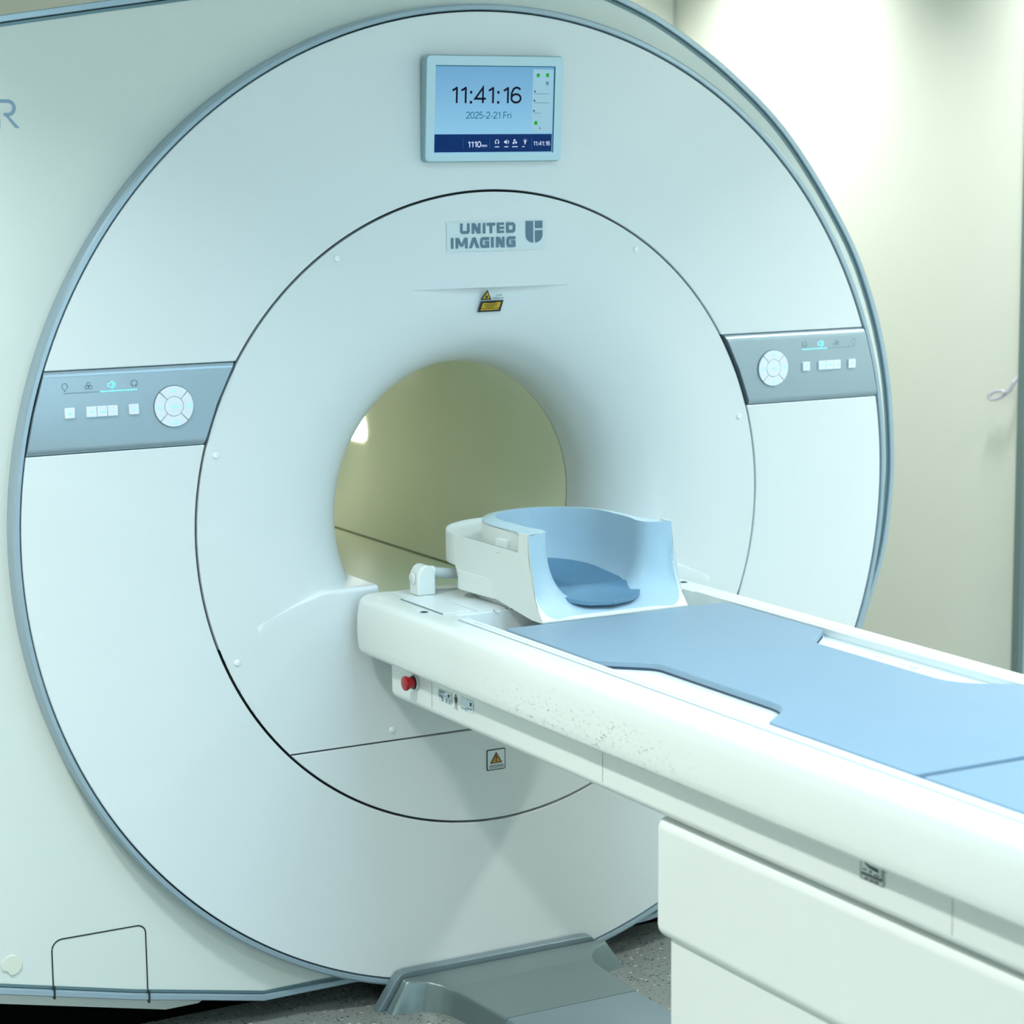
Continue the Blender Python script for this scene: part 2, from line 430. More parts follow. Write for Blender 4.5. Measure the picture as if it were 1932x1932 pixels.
def shelf_strip(edge):
    steps = 5; out = []
    for p in edge:
        c = chm(p)
        out.append([(p[0], p[1]+(c-p[1])*i/steps, p[2]) for i in range(steps+1)]+[(p[0], c*(1-sin(radians(a))), p[2]-c*(1-cos(radians(a)))) for a in (15, 30, 45, 60, 75, 90)])
    return out
shelf_tops = [shelf_strip(right), shelf_strip(left)]
for sst in shelf_tops: mb.grid(sst)
# flat front face between shelf edges and the slit
ZSL = -.4695
fr_right = [(p[0], 0, p[2]) for p in right]
xin = right[0][0]
lower = []
top_pts = [(-p[0], p[2]-chm(p)) for p in reversed(right)]+[(-xin, -.185), (xin, -.185)]+[(p[0], p[2]-chm(p)) for p in right]
# loft down to the slit level: left outer arc / right outer arc handled by clipping to the circle
face = []
def clampx(x, z):
    m = sqrt(max(0, RC*RC-z*z)); return max(-m, min(m, x))
nrow = 14
cols = []
for x, z in top_pts:
    cols.append([(clampx(x, z+(ZSL-z)*i/nrow), 0, z+(ZSL-z)*i/nrow) for i in range(nrow+1)])
mb.grid(cols)
# outer rim depth
rim = [p for p in rows[-1]]
mb.grid([[p for p in rim], [(p[0], .016, p[2]) for p in rim]])
obj('centre_cover', mb, M['cover'], S, angle=40, weld=2e-5)
# lower centre cover
zc = -.4735
a0 = math.degrees(asin(zc/RC))
pts = arc(0, 0, RC, a0, -180-a0, 90)
mb = MB().prism(pts, FR(0), 0, .016)
obj('lower_cover', mb, M['cover'], S, bevel=.002, seg=2)
# bore tube with a flat floor
NTB = 200
ZF = -.2265
def borepts(r):
    out = []
    for k in range(NTB):
        th = 2*pi*k/NTB; x, z = r*cos(th), r*sin(th)
        out.append((x, max(z, ZF)))
    return out
mb = MB()
bp_ = borepts(R0+.0003)
mb.grid([[(x, y, z) for x, z in bp_] for y in (.2195, .6, 1.0, 1.35)]+[[(x*s_, y, z*s_) for x, z in bp_] for y, s_ in ((1.42, 1.01), (1.49, 1.06), (1.55, 1.16))], closeu=True)
obj('bore_tube', mb, M['inner'], S, angle=30)
mb = MB()
mb.grid([[((R0+.0035)*cos(2*pi*k/NTB), y, (R0+.0035)*sin(2*pi*k/NTB)) for k in range(NTB)] for y in (.212, .224)], closeu=True)
obj('bore_seam', mb, M['dark'], S)
xg = sqrt(R0**2-ZF**2)
mb = MB()
for s_ in (-1, 1): mb.tube([(s_*(xg-.001), .23, ZF+.002), (s_*(xg-.001), 1.35, ZF+.002)], .0028, 8)
obj('bore_floor_rail', mb, M['olive'], S)
mb = MB()
lamp_pts = []
th0, th1 = asin(-.004/R0), asin(.085/R0)
for sd in (1, -1):  # the left lamp is unseen, added as a mirror copy to brighten the bore
  rows = []; mb = MB()
  for i in range(9):
    th = th0+(th1-th0)*i/8
    e = .02*(abs(i-4)/4)**4
    rows.append([(sd*(R0-.002)*cos(th), y, (R0-.002)*sin(th)) for y in [1.268+e+(.1-e)*q/6 for q in range(7)]])
  mb.grid(rows)
  obj('bore_lamp', mb, M['lamp'], S, label='bright white lamp glowing deep inside the bore')

# screw caps
for x, z in ((-.359, .548), (.359, .548), (-.634, .1645), (.634, .1645), (-.600, -.263), (.600, -.263), (-.2516, -.4483), (.2516, -.4483)):
    obj('screw_cap', MB().lathe((x, .001, z), (0, -1, 0), [(.0066, 0), (.0066, .002), (.0052, .0036), (.002, .0042)], 20), M['screw'], S)

# control panels
def panel(sx):
    prof = [(.1888, .012), (.1888, .006), (.1900, .001), (.1935, -.0025), (.1985, -.0052), (.204, -.006), (.27, -.006), (.334, -.006), (.3395, -.0055), (.3445, -.0035), (.3485, .0002), (.3505, .005), (.3505, .012)]
    rows = []
    for z, y in prof:
        xi = sqrt((.6855 if sx < 0 else .6875)**2-z*z); xo = sqrt(1.0385**2-(z-.0093)**2)
        rows.append([(sx*(xi+(xo-xi)*k/12), y, z) for k in range(13)])
    mb = MB(); mb.grid(rows)
    for e in (0, -1): mb.grid([[r[e] for r in rows], [(r[e][0], .014, r[e][2]) for r in rows]])
    P = obj('control_panel', mb, M['panel'], S, angle=50, label='silver control strip on the %s side of the disc' % ('left' if sx < 0 else 'right'))
    Y = -.0062
    cx, cz = sx*.7222, .2698
    wm = M['button']
    def disc(mb, r, y0, y1, a0=None, a1=None, ri=0):
        if a0 is None: pts = arc(cx, cz, r, 0, 360, 40)[:-1]
        else: pts = arc(cx, cz, r, a0, a1, 14)+list(reversed(arc(cx, cz, ri, a0, a1, 14)))
        mb.prism(pts, FR(0), y1, y0)
    mb = MB(); disc(mb, .0418, Y+.001, Y-.0012); obj('dial_base', mb, M['icon'], P, smooth=False)
    for k in range(4):
        mb = MB(); disc(mb, .0405, Y, Y-.0042, 45+90*k+1, 135+90*k-1, .0198); obj('dial_button', mb, wm, P, bevel=.0008, seg=2)
    mb = MB(); disc(mb, .0192, Y, Y-.0046); obj('mode_button', mb, wm, P, bevel=.001, seg=2)
    yb = Y-.0053
    F = FR(yb)
    # glyphs on the dial
    gl = lambda mb: decal('dial_glyph', mb, M['cyan'], P)
    gl(MB().ribbon([(cx-.004, cz+.031), (cx+.005, cz+.031)], .0012, F).ribbon([(cx, cz+.0275), (cx, cz+.0345)], .0012, F))
    for a in (-1, 1): gl(MB().ribbon(arc(cx+a*.0305, cz, .003, -150, 120, 8)+[(cx+a*.0305-.006, cz-.002)], .0012, F))
    gl(MB().ribbon(arc(cx, cz-.031, .0035, -160, 130, 8), .0012, F))
    decal('mode_text', text_mb('OPEN', cx-.0075, cx+.0075, cz-.0018, cz+.0018, FR(yb-.0006)), M['cyan'], P)
    # square keys
    keys = [(.9352, 0), (.8915, 1), (.870, 1), (.8485, 1), (.8051, 0)] if sx < 0 else [(.8144, 0), (.8596, 1), (.8805, 1), (.9014, 1), (.9448, 0)]
    for i, (kx, grp) in enumerate(keys):
        hw = .0102 if not grp else .0104
        mb = MB().prism(rrect(sx*kx-hw, sx*kx+hw, .2692-.0102, .2692+.0102, .0016, 3), FR(Y), .001, -.0038)
        obj('square_button', mb, wm, P, bevel=.0009, seg=2)
        mb = MB(); G = FR(Y-.0047); u = sx*kx
        if i == 2: mb.ribbon([(u-.006, .2692), (u+.006, .2692)], .002, G)
        elif i in (1, 3): mb.ribbon([(u-.002, .2692), (u+.0035, .2692)], .0013, G); mb.ribbon([(u, .2672), (u, .2712)], .0013, G) if i == (1 if sx < 0 else 3) else None
        else: mb.ribbon(arc(u, .2692, .0022, 0, 300, 8), .0013, G)
        decal('key_glyph', mb, M['cyan'], P)
    # icon row: lamp, fan, speaker, headphones (mirrored order on the other side)
    I = FR(Y-.0006)
    xs = (.9428, .895, .8488, .8022) if sx < 0 else (.950, .9027, .8558, .8108)
    z0 = .3194
    ic = M['icon'] if sx < 0 else M['icondim']
    u = sx*xs[0]
    mb = MB(); mb.ribbon([(u-.0022, z0-.004)]+arc(u, z0+.002, .0056, 235, -55, 16)+[(u+.0022, z0-.004)], .0009, I); mb.ribbon([(u-.0024, z0-.0055), (u+.0024, z0-.0055)], .0009, I); mb.ribbon([(u-.0016, z0-.0075), (u+.0016, z0-.0075)], .0009, I)
    decal('lamp_icon', mb, ic, P)
    u = sx*xs[1]; mb = MB()
    for k in range(3):
        a = radians(90+120*k); mb.ribbon(arc(u+.0044*cos(a), z0+.0044*sin(a), .0034, 0, 345, 14), .0009, I)
    mb.ribbon(arc(u, z0, .001, 0, 345, 8), .0008, I)
    decal('fan_icon', mb, ic, P)
    u = sx*xs[2]; mb = MB()
    mb.ribbon([(u-.0078, z0-.0026), (u-.0078, z0+.0026), (u-.0042, z0+.0026), (u+.0018, z0+.0072), (u+.0018, z0-.0072), (u-.0042, z0-.0026)], .0014, I, closed=True)
    mb.ribbon(arc(u+.0015, z0, .0036, -60, 60, 8), .0012, I); mb.ribbon(arc(u+.0015, z0, .0066, -62, 62, 10), .0012, I)
    decal('speaker_icon', mb, M['cyan'], P)
    u = sx*xs[3]; mb = MB()
    mb.ribbon(arc(u, z0, .0066, -35, 215, 18), .0010, I)
    for a in (-1, 1): mb.ribbon([(u+a*.0030, z0-.0062), (u+a*.0030, z0-.0022)], .0018, I)
    decal('headphone_icon', mb, ic, P)
    zb = .3074 if sx < 0 else .3082
    lo, mid, hi = (-.9464, -.8729, -.7961) if sx < 0 else (.8035, .8741, .9549)
    if sx < 0: darkr, lit = (lo, mid), (mid, hi)
    else: darkr, lit = (mid, hi), (lo, mid)
    decal('level_bar', MB().ribbon([(darkr[0], zb), (darkr[1], zb)], .0008, I), ic, P)
    decal('level_light', MB().ribbon([(lit[0], zb), (lit[1], zb)], .0020, I), M['cyan'], P)
panel(-1); panel(1)

# clock display
def tiltf(d0):
    def f(u, v, d):
        t = (v-.742)/(.957-.742); return (u, -.016-.015*t-d0+d, v)
    return f
mb = MB().prism(rrect(-.1645, .1620, .7395, .9575, .011), tiltf(0), 0, .022)
D = obj('display', mb, M['steel'], S, bevel=.004, seg=3, label='framed screen showing the time 11:41:16 above the bore')
mb = MB(); o1 = rrect(-.1622, .1597, .7418, .9552, .009); o2 = rrect(-.1425, .1408, .7578, .9362, .001)
T = tiltf(.0012)
n = len(o1); mb.add([T(u, v, 0) for u, v in o1]+[T(u, v, 0) for u, v in o2], [(i, (i+1) % n, n+(i+1) % n, n+i) for i in range(n)])
mb.add([T(u, v, 0) for u, v in o1]+[T(u, v, .002) for u, v in o1], [(i, (i+1) % n, n+(i+1) % n, n+i) for i in range(n)])
mb.add([T(u, v, 0) for u, v in o2]+[T(u, v, .003) for u, v in o2], [(i, (i+1) % n, n+(i+1) % n, n+i) for i in range(n)])
obj('bezel', mb, M['bezel'], D, smooth=False)
def glow(name, c, s_=1.0, rough=.25):
    return mat(name, tuple(x*.08 for x in c), rough, emit=c, estr=s_*.93, var=0, spec=.2)
def screenmat():
    m = glow('screen_sky', srgb(138, 190, 222), .9); nt = m.node_tree; b = nt.nodes['Principled BSDF']
    tc = nt.nodes.new('ShaderNodeTexCoord'); sp = nt.nodes.new('ShaderNodeSeparateXYZ'); nt.links.new(tc.outputs['Generated'], sp.inputs[0])
    rp = nt.nodes.new('ShaderNodeValToRGB'); nt.links.new(sp.outputs['Z'], rp.inputs[0])
    rp.color_ramp.elements[0].color = (*srgb(142, 200, 232), 1); rp.color_ramp.elements[1].color = (*srgb(108, 164, 206), 1)
    rp.color_ramp.elements[0].position = .2
    nt.links.new(rp.outputs[0], b.inputs['Emission Color'])
    return m
q = lambda u0, u1, v0, v1: [(u0, v0), (u1, v0), (u1, v1), (u0, v1)]
T0, T1, T2 = tiltf(.0004), tiltf(.0009), tiltf(.0013)
decal('screen', MB().flat(q(-.1425, .1408, .7578, .9362), T0), screenmat(), D)
decal('screen_shade', MB().flat(q(.1378, .1408, .7578, .9362), T1).flat(q(-.1425, .1408, .9345, .9362), T1), glow('screen_edge', srgb(20, 95, 115), .7), D)
decal('side_list', MB().flat(q(.087, .1362, .8005, .9295), T1), glow('screen_side', srgb(152, 198, 216), .9), D)
decal('status_bar', MB().flat(q(-.1425, .1365, .760, .7967), T1), glow('screen_navy', srgb(0, 48, 112), .75), D)
navy = glow('screen_ink', srgb(3, 6, 40), .6); blu = glow('screen_blue', srgb(40, 112, 152), .8)
lil = glow('screen_white', srgb(205, 222, 250), .9); grn = glow('screen_green', srgb(22, 165, 38), .9); tl = glow('screen_teal', srgb(10, 80, 105), .8)
decal('clock_text', stroke_text('11:41:16', -.1080, .0605, .8600, .8935, .130, T2), navy, D)
decal('date_text', stroke_text('2025-2-21 Fri', -.0705, .0375, .8285, .8425, .125, T2), blu, D)
decal('distance_text', stroke_text('1110', -.0655, -.0330, .7700, .7820, .17, T2), lil, D)
decal('distance_unit', stroke_text('mm', -.0325, -.0190, .7704, .7765, .16, T2), lil, D)
decal('small_clock_text', stroke_text('11:41:16', .0912, .1320, .7730, .7815, .16, T2), lil, D)
for u in (-.0755, -.0125, .0875): decal('divider', MB().ribbon([(u, .767), (u, .789)], .0008, T2), blu, D)
mb = MB()
u = .0045; mb.ribbon(arc(u, .7805, .0045, -20, 200, 12), .0014, T2); mb.flat(q(u-.0042, u-.0018, .7765, .7805), T2); mb.flat(q(u+.0018, u+.0042, .7765, .7805), T2)
u = .0265; mb.flat([(u-.005, .7785), (u-.005, .7825), (u-.0025, .7825), (u+.001, .7855), (u+.001, .7755), (u-.0025, .7785)], T2); mb.ribbon(arc(u+.001, .7805, .003, -50, 50, 6), .001, T2); mb.ribbon(arc(u+.001, .7805, .005, -50, 50, 6), .001, T2)
u = .0465
for k in range(3):
    a = radians(100+120*k); mb.flat(arc(u+.0034*cos(a), .7805+.0034*sin(a), .0024, 0, 330, 11), T2)
u = .0715; mb.flat(arc(u, .7815, .0026, 0, 330, 11), T2); mb.flat(q(u-.0013, u+.0013, .7755, .7800), T2)
for k in range(5): a = radians(20+35*k); mb.ribbon([(u+.004*cos(a), .7815+.004*sin(a)), (u+.0056*cos(a), .7815+.0056*sin(a))], .0008, T2)
decal('status_icon', mb, lil, D)
mb = MB()
for u0, u1 in ((-.0003, .010), (.022, .032), (.041, .054), (.065, .0708)): mb.flat(q(u0, u1, .7697, .7715), T2)
decal('status_level', mb, lil, D)
for u, v in ((.0992, .9175), (.1218, .9180), (.0965, .8195)):
    decal('green_light', MB().flat(q(u-.0036, u+.0036, v-.0038, v+.0038), T2), grn, D)
tile = glow('screen_tile', srgb(90, 150, 185), .8)
for qq in (q(.1186, .1252, .8975, .9050), q(.1053, .1085, .8065, .8105)): decal('status_tile', MB().flat(qq, T2), tile, D)
for u, v, le in ((.0922, .8842, .127), (.0918, .8655, .127), (.0912, .8445, .107)):
    decal('list_entry', MB().flat(q(u-.0018, u+.0018, v-.0018, v+.0018), T2), tl, D); decal('list_line', MB().ribbon([(u-.001, v-.0045), (le, v-.0045)], .0007, T2), tl, D)

# maker's mark: squared letters and shield
mb = MB().flat(q(-.1068, .1325, .5548, .6160), FR(-.0010)); mb2 = mb
decal('logo_film', mb, M['logoplate'], S)
LF = FR(-.0018)
def letter(mb, ch, u, v, wd, h, sw):
    a = sw/2; L_, R_, B_, T_ = u+a, u+wd-a, v+a, v+h-a
    R = lambda pts, c=False, s_=sw: mb.ribbon(pts, s_, LF, c)
    if ch == 'U': R([(L_, v+h), (L_, B_+.002), (L_+.002, B_), (R_-.002, B_), (R_, B_+.002), (R_, v+h)])
    if ch == 'N':
        R([(L_, v), (L_, v+h)]); R([(R_, v), (R_, v+h)]); mb.flat([(u, v+h), (u+sw*1.35, v+h), (u+wd, v), (u+wd-sw*1.35, v)], LF)
    if ch == 'I': R([(u+sw/2, v), (u+sw/2, v+h)])
    if ch == 'T': R([(u, T_), (u+wd, T_)]); R([(u+wd/2, v), (u+wd/2, T_)])
    if ch == 'E': R([(L_, v), (L_, v+h)]); [R([(u, z), (u+wd, z)], False, sw*.8) for z in (v+sw*.4, v+h/2, v+h-sw*.4)]
    if ch == 'D': R([(L_, v), (L_, v+h)]); R([(u, T_), (R_-.003, T_), (R_, T_-.003), (R_, B_+.003), (R_-.003, B_), (u, B_)])
    if ch == 'M':
        R([(L_, v), (L_, v+h)]); R([(R_, v), (R_, v+h)])
        mb.flat([(u, v+h), (u+sw*1.3, v+h), (u+wd/2+sw*.45, v+h*.15), (u+wd/2-sw*.45, v+h*.15)], LF); mb.flat([(u+wd, v+h), (u+wd-sw*1.3, v+h), (u+wd/2-sw*.45, v+h*.15), (u+wd/2+sw*.45, v+h*.15)], LF)
    if ch == 'A':
        mb.flat([(u, v), (u+sw*1.1, v), (u+wd/2+sw*.6, v+h), (u+wd/2-sw*.6, v+h)], LF); mb.flat([(u+wd, v), (u+wd-sw*1.1, v), (u+wd/2-sw*.6, v+h), (u+wd/2+sw*.6, v+h)], LF)
    if ch == 'G': R([(u+wd, T_), (L_+.002, T_), (L_, T_-.003), (L_, B_+.003), (L_+.002, B_), (R_, B_), (R_, v+h*.5), (u+wd*.5, v+h*.5)])
def word(txt, us, v, h, sw):
    mb = MB()
    for ch, (a, b) in zip(txt, us): letter(mb, ch, a, v, b-a, h, sw)
    return mb
k = lambda zx: -.1055+((760+zx*.16563)-843)*.001274
line1 = [(645, 752), (775, 875), (900, 930), (945, 1040), (1060, 1140), (1165, 1270)]
line2 = [(540, 570), (592, 728), (742, 858), (868, 970), (992, 1022), (1048, 1145), (1168, 1270)]
decal('logo_text', word('UNITED', [(k(a), k(b)) for a, b in line1], .5912, .0220, .0062), M['logo'], S)
decal('logo_text', word('IMAGING', [(k(a), k(b)) for a, b in line2], .5612, .0224, .0062), M['logo'], S)
e0, e1, et, eb = .0819, .1231, .6150, .5690; em = (e0+e1)/2-.0008
mb = MB()
mb.flat([(e0, et), (e0, eb+.017)]+[(e0+(em-.0012-e0)*(1-cos(t)), eb+.017-.017*sin(t)) for t in [pi/2*i/8 for i in range(1, 9)]]+[(em-.0012, et)], LF)
mb.flat([(em+.0030, et), (e1, et), (e1, et-.0155), (em+.0030, et-.0155)], LF)
mb.flat([(em+.0030, et-.020), (e1, et-.020), (e1, eb+.017)]+[(e1-(e1-em-.0030)*(1-cos(t)), eb+.017-.017*sin(t)) for t in [pi/2*i/8 for i in range(1, 9)]], LF)
decal('logo_shield', mb, M['logo'], S)
# laser warning under the brow
FL = lambda e: (lambda u, v, d: (u, flare(hypot(u, v))-e+d, v))
dx = -.0015; dz = .0022
sh = lambda pts: [(u+dx, v+dz) for u, v in pts]
tri = [(-.0052, .4705), (-.0205, .4497), (.0062, .4488)]
def sub2(pts, n=6):
    out = []
    for a, b in zip(pts, pts[1:]+pts[:1]): out += [(a[0]+(b[0]-a[0])*i/n, a[1]+(b[1]-a[1])*i/n) for i in range(n)]
    return out
decal('laser_sign', MB().flat(sh(tri), FL(.0022)), M['ink'], S, label='yellow laser warning triangle under the brow')
c = (sum(p[0] for p in tri)/3, sum(p[1] for p in tri)/3)
decal('laser_sign_face', MB().flat(sh([(c[0]+(u-c[0])*.66, c[1]+(v-c[1])*.66) for u, v in tri]), FL(.0028)), M['yellow'], S)
mb = MB().flat(sh(arc(c[0], c[1]-.001, .0026, 0, 330, 11)), FL(.0034))
for i in range(8): a = pi/4*i; mb.ribbon(sh([(c[0], c[1]-.001), (c[0]+.0042*cos(a), c[1]-.001+.0042*sin(a))]), .0005, FL(.0033))
decal('laser_burst', mb, M['ink'], S)
par = [(-.0186, .4462), (.0358, .4474), (.0315, .4232), (-.0236, .4228)]
decal('laser_plate', MB().flat(sh(par), FL(.0026)), M['ink'], S, label='black-edged yellow laser plate under the triangle')
c2 = (.0062, .4349)
decal('laser_plate_face', MB().flat(sh([(c2[0]+(u-c2[0])*.80, c2[1]+(v-c2[1])*.68) for u, v in par]), FL(.0034)), M['yellow'], S)
mb = MB()
for i, (a, b) in enumerate(((-.004, .017), (-.010, .021), (-.010, .020), (-.005, .014), (-.0175, .026))):
    v = .4425-.0031*i; mb.ribbon(sh([(a, v), (b, v)]), .0010, FL(.0040))
decal('laser_plate_text', mb, M['ink'], S)
decal('laser_text', MB().add(*[(lambda m_: (m_.v, m_.f))(text_mb('LASER', .0150, .0300, .4590, .4618, FL(.0026)))][0]), M['logo'], S)
decal('laser_text', text_mb('APERTURE', .0095, .0345, .4528, .4556, FL(.0026)), M['logo'], S)
# caution label on lower cover
decal('caution_label', MB().flat(rrect(-.0252, .0213, -.5697, -.5228, .003), FR(-.0008)), M['ink'], S, label='white caution label with amber triangle below the table')
decal('caution_label_face', MB().flat(rrect(-.0230, .0191, -.5674, -.5251, .0022), FR(-.0014)), M['paperw'], S)
t3 = [(-.0016, -.5292), (-.0172, -.5545), (.0130, -.5545)]; c3 = (-.0019, -.5461)
decal('caution_triangle', MB().flat(t3, FR(-.0020)), M['ink'], S)
decal('caution_triangle_face', MB().flat([(c3[0]+(u-c3[0])*.76, c3[1]+(v-c3[1])*.76) for u, v in t3], FR(-.0026)), M['amber'], S)
mb = MB().flat([(-.0036, -.5375), (-.0002, -.5375), (-.0012, -.5465), (-.0026, -.5465)], FR(-.0032)).flat(arc(-.0019, -.5495, .0016, 0, 330, 11), FR(-.0032))
decal('caution_mark', mb, M['ink'], S)
mb = MB()
for v in (-.5588, -.5614, -.5642): mb.ribbon([(-.0195, v), (.0165, v)], .0011, FR(-.0020))
decal('caution_text', mb, M['ink'], S)
# letter R, service hatch, round plug on the body panel
RF = FR(BY-.001)
mb = MB(); x0, zb, h = -1.0405, .8125, .0530
mb.ribbon([(x0+.0033, zb), (x0+.0033, zb+h)], .0066, RF)
mb.ribbon([(x0, zb+h-.003)]+[(x0+.0225+.0125*cos(radians(a)), zb+h-.0155+.0125*sin(radians(a))) for a in range(90, -91, -12)]+[(x0+.014, zb+h-.028)], .0060, RF)
mb.flat([(x0+.0145, zb+h-.026), (x0+.0225, zb+h-.030), (x0+.0440, zb), (x0+.0360, zb)], RF)
decal('body_letter', mb, M['rprint'], S)
hp = [(-.9985, -.905), (-.9985, -.812)]+arc(-.9765, -.8145, .022, 180, 90, 8)+arc(-.8185, -.8105, .018, 90, 0, 8)+[(-.8, -.95)]
decal('hatch_seam', MB().ribbon(hp, .0028, FR(BY-.0008)), M['dark'], S)
mb = MB()
for x in (-.9985, -.7995):
    mb = MB(); z = -.9458+(x+.8368)*(-.9458+.8823)/(-.8368+1.1105)
    mb.box(x-.0018, x+.0018, BY-.0085, BY, z-.004, z+.022)
    obj('trim_joint', mb, M['dark'], S, smooth=False)
pl = [(-1.0815+.0205*cos(radians(a)), -.828+.0205*sin(radians(a))) for a in range(-100, 212, 8)]+[(-1.0815-.0095, -.828-.0105)]
obj('service_plug', MB().prism(pl, FR(BY), -.003, 0), M['capm'], S, bevel=.0008, seg=2, label='round ivory plug with a notch low on the body')

# ------------------------------------------------------------------ patient table
Tb = thing('patient_table', 'long white scanner table with grey grooves running from the bore toward the viewer', 'table', (0, -1.8, 0))
ZTOP, YE, YN = -.143, -.030, -2.62
def railprof(s_):
    p = [(.2665, -.143), (.2865, -.143), (.2890, -.143), (.322, -.1432), (.332, -.1455), (.339, -.151), (.3425, -.160), (.345, -.185), (.3462, -.215), (.3462, -.240), (.3455, -.254), (.343, -.2605), (.338, -.2635), (.300, -.2635), (.2665, -.2635)]
    return [(s_*x, z) for x, z in p]
for s_ in (-1, 1):
    P = railprof(s_); n = len(P); rows = []
    for y, k in ((YE, .975), (YE-.006, .992), (YE-.018, 1.0), (-.30, 1), (-1.2, 1), (YN+.02, 1), (YN, .985)):
        rows.append([((s_*.2665)+(x-s_*.2665)*(1-(1-k)*6 if abs(x) > .3 else 1), y+(.010*sin(pi*min(1, max(0, (z+.2635)/.12))) if y > -.06 else 0), z) for x, z in P])
    mb = MB(); mb.grid(rows, closeu=True)
    mb.f.append(tuple(range(n))); mb.f.append(tuple(range(len(mb.v)-1, len(mb.v)-n-1, -1)))
    R_ = obj('side_rail', mb, M['scuff'] if s_ < 0 else M['table'], Tb, angle=40, label='scuffed side rail facing the viewer' if s_ < 0 else None)
    obj('rail_strip', MB().box(min(s_*.2655, s_*.2885), max(s_*.2655, s_*.2885), YN+.01, -.375, -.1435, -.1406), M['tabletop'], R_, smooth=False)
    decal('rail_groove', MB().add([(s_*.28865, -.375, -.1432), (s_*.28865, YN+.01, -.1432), (s_*.28865, YN+.01, -.1409), (s_*.28865, -.375, -.1409)], [(0, 1, 2, 3)]), M['groove'], R_)
    decal('rail_slot', MB().ribbon([(s_*.2775, -.42), (s_*.2775, YN+.01)], .0035, lambda u, v, d: (u, v, -.1404)), M['faint'], R_)
    obj('screw_hole', MB().lathe((s_*.3082, -.268, -.1432), (0, 0, 1), [(.0088, 0), (.0088, .0008), (.0062, .0009)], 20), M['line'], R_)
    obj('screw_recess', MB().lathe((s_*.3082, -.268, -.1424), (0, 0, 1), [(.0055, 0), (.0055, .0006), (.004, .0007)], 16), M['dark'], R_)
# tabletop: head block, well, cradle
mb = MB().box(-.2655, .2655, -.33, YE-.001, -.235, ZTOP)
obj('head_block', mb, M['tabletop'], Tb, bevel=.003)
mb = MB().box(-.2655, .2655, -.50, -.33, -.235, -.185)
mb.box(-.2655, .2655, YN+.01, -.50, -.235, -.1560)
obj('cradle', mb, M['tabletop'], Tb, bevel=.002)
mb = MB()
UP = lambda z: (lambda u, v, d: (u, v, z+d))
decal('socket_joint', MB().add([(-.2888, -.125, -.1430), (-.2888, -.312, -.1430), (-.2888, -.312, -.1404), (-.2888, -.125, -.1404)], [(0, 1, 2, 3)]), M['line'], Tb)
for pts, wd in (([(-.178, -.311), (-.1955, -.372)], .0016), ([(.2600, -.30), (.2600, -.33)], .002)):
    decal('block_joint', MB().ribbon(pts, wd, UP(ZTOP+.0006)), M['line'], Tb)
mb = MB().box(-.2885, -.2250, -.312, -.125, ZTOP, ZTOP+.0028)
mb.box(-.215, -.150, -.322, -.20, ZTOP, ZTOP+.0022)
obj('socket_cover', mb, M['tabletop'], Tb, bevel=.001, seg=2)
mb = MB()
for s_ in (-1, 1):
    for v, hw in ((-1.02, .016), (-1.09, .010), (-1.17, .016)):
        decal('strap_mark', MB().flat([(s_*.235-.002, v-hw), (s_*.235+.002, v-hw), (s_*.235+.002, v+hw), (s_*.235-.002, v+hw)], UP(-.1556)), M['faint'], Tb)
    decal('arrow_mark', MB().flat([(s_*.225, -1.13), (s_*.245, -1.13), (s_*.235, -1.105)], UP(-.1553)), M['faint'], Tb)
# under-carriage
def roundbox(x0, x1, y0, y1, z0, z1): return MB().box(x0, x1, y0, y1, z0, z1)
mb = roundbox(-.311, .311, -2.55, -.112, -.346, -.255)
obj('underframe', mb, M['table'], Tb, bevel=.016, seg=5)
for u in (.3025, .950, 1.885):
    decal('underframe_joint', MB().ribbon([(u, -.262), (u, -.330)], .0012, SD(-.3113)), M['line'], Tb)
mb = roundbox(-.300, .300, -2.50, -1.095, -.566, -.353)
mb2 = mb
obj('pedestal_cover', mb, M['table'], Tb, bevel=.022, seg=5)
obj('pedestal_neck', MB().box(-.27, .27, -2.45, -1.15, -.36, -.34), M['table'], Tb, smooth=False)
obj('pedestal_base', MB().box(-.288, .288, -2.48, -1.128, -BZ, -.56), M['table'], Tb, bevel=.008, seg=3)
# emergency stop
ec = Vector((-.311, -.2335, -.2915))
B_ = obj('stop_button', MB().lathe(ec+Vector((-.006, 0, 0)), (-1, 0, 0), [(.0118, 0), (.0120, .006), (.0124, .011), (.0146, .0150), (.0152, .0175), (.0142, .0208), (.0110, .0222), (.004, .0226)], 32), M['red'], Tb, label='red emergency stop button')
obj('button_collar', MB().lathe(ec, (-1, 0, 0), [(.0168, 0), (.0168, .004), (.0154, .0055), (.0125, .006)], 32), M['hose'], Tb)
obj('button_shadow_ring', MB().lathe(ec+Vector((-.0058, 0, 0)), (-1, 0, 0), [(.0138, 0), (.0138, .0022), (.0120, .0024)], 32), M['ink'], Tb)
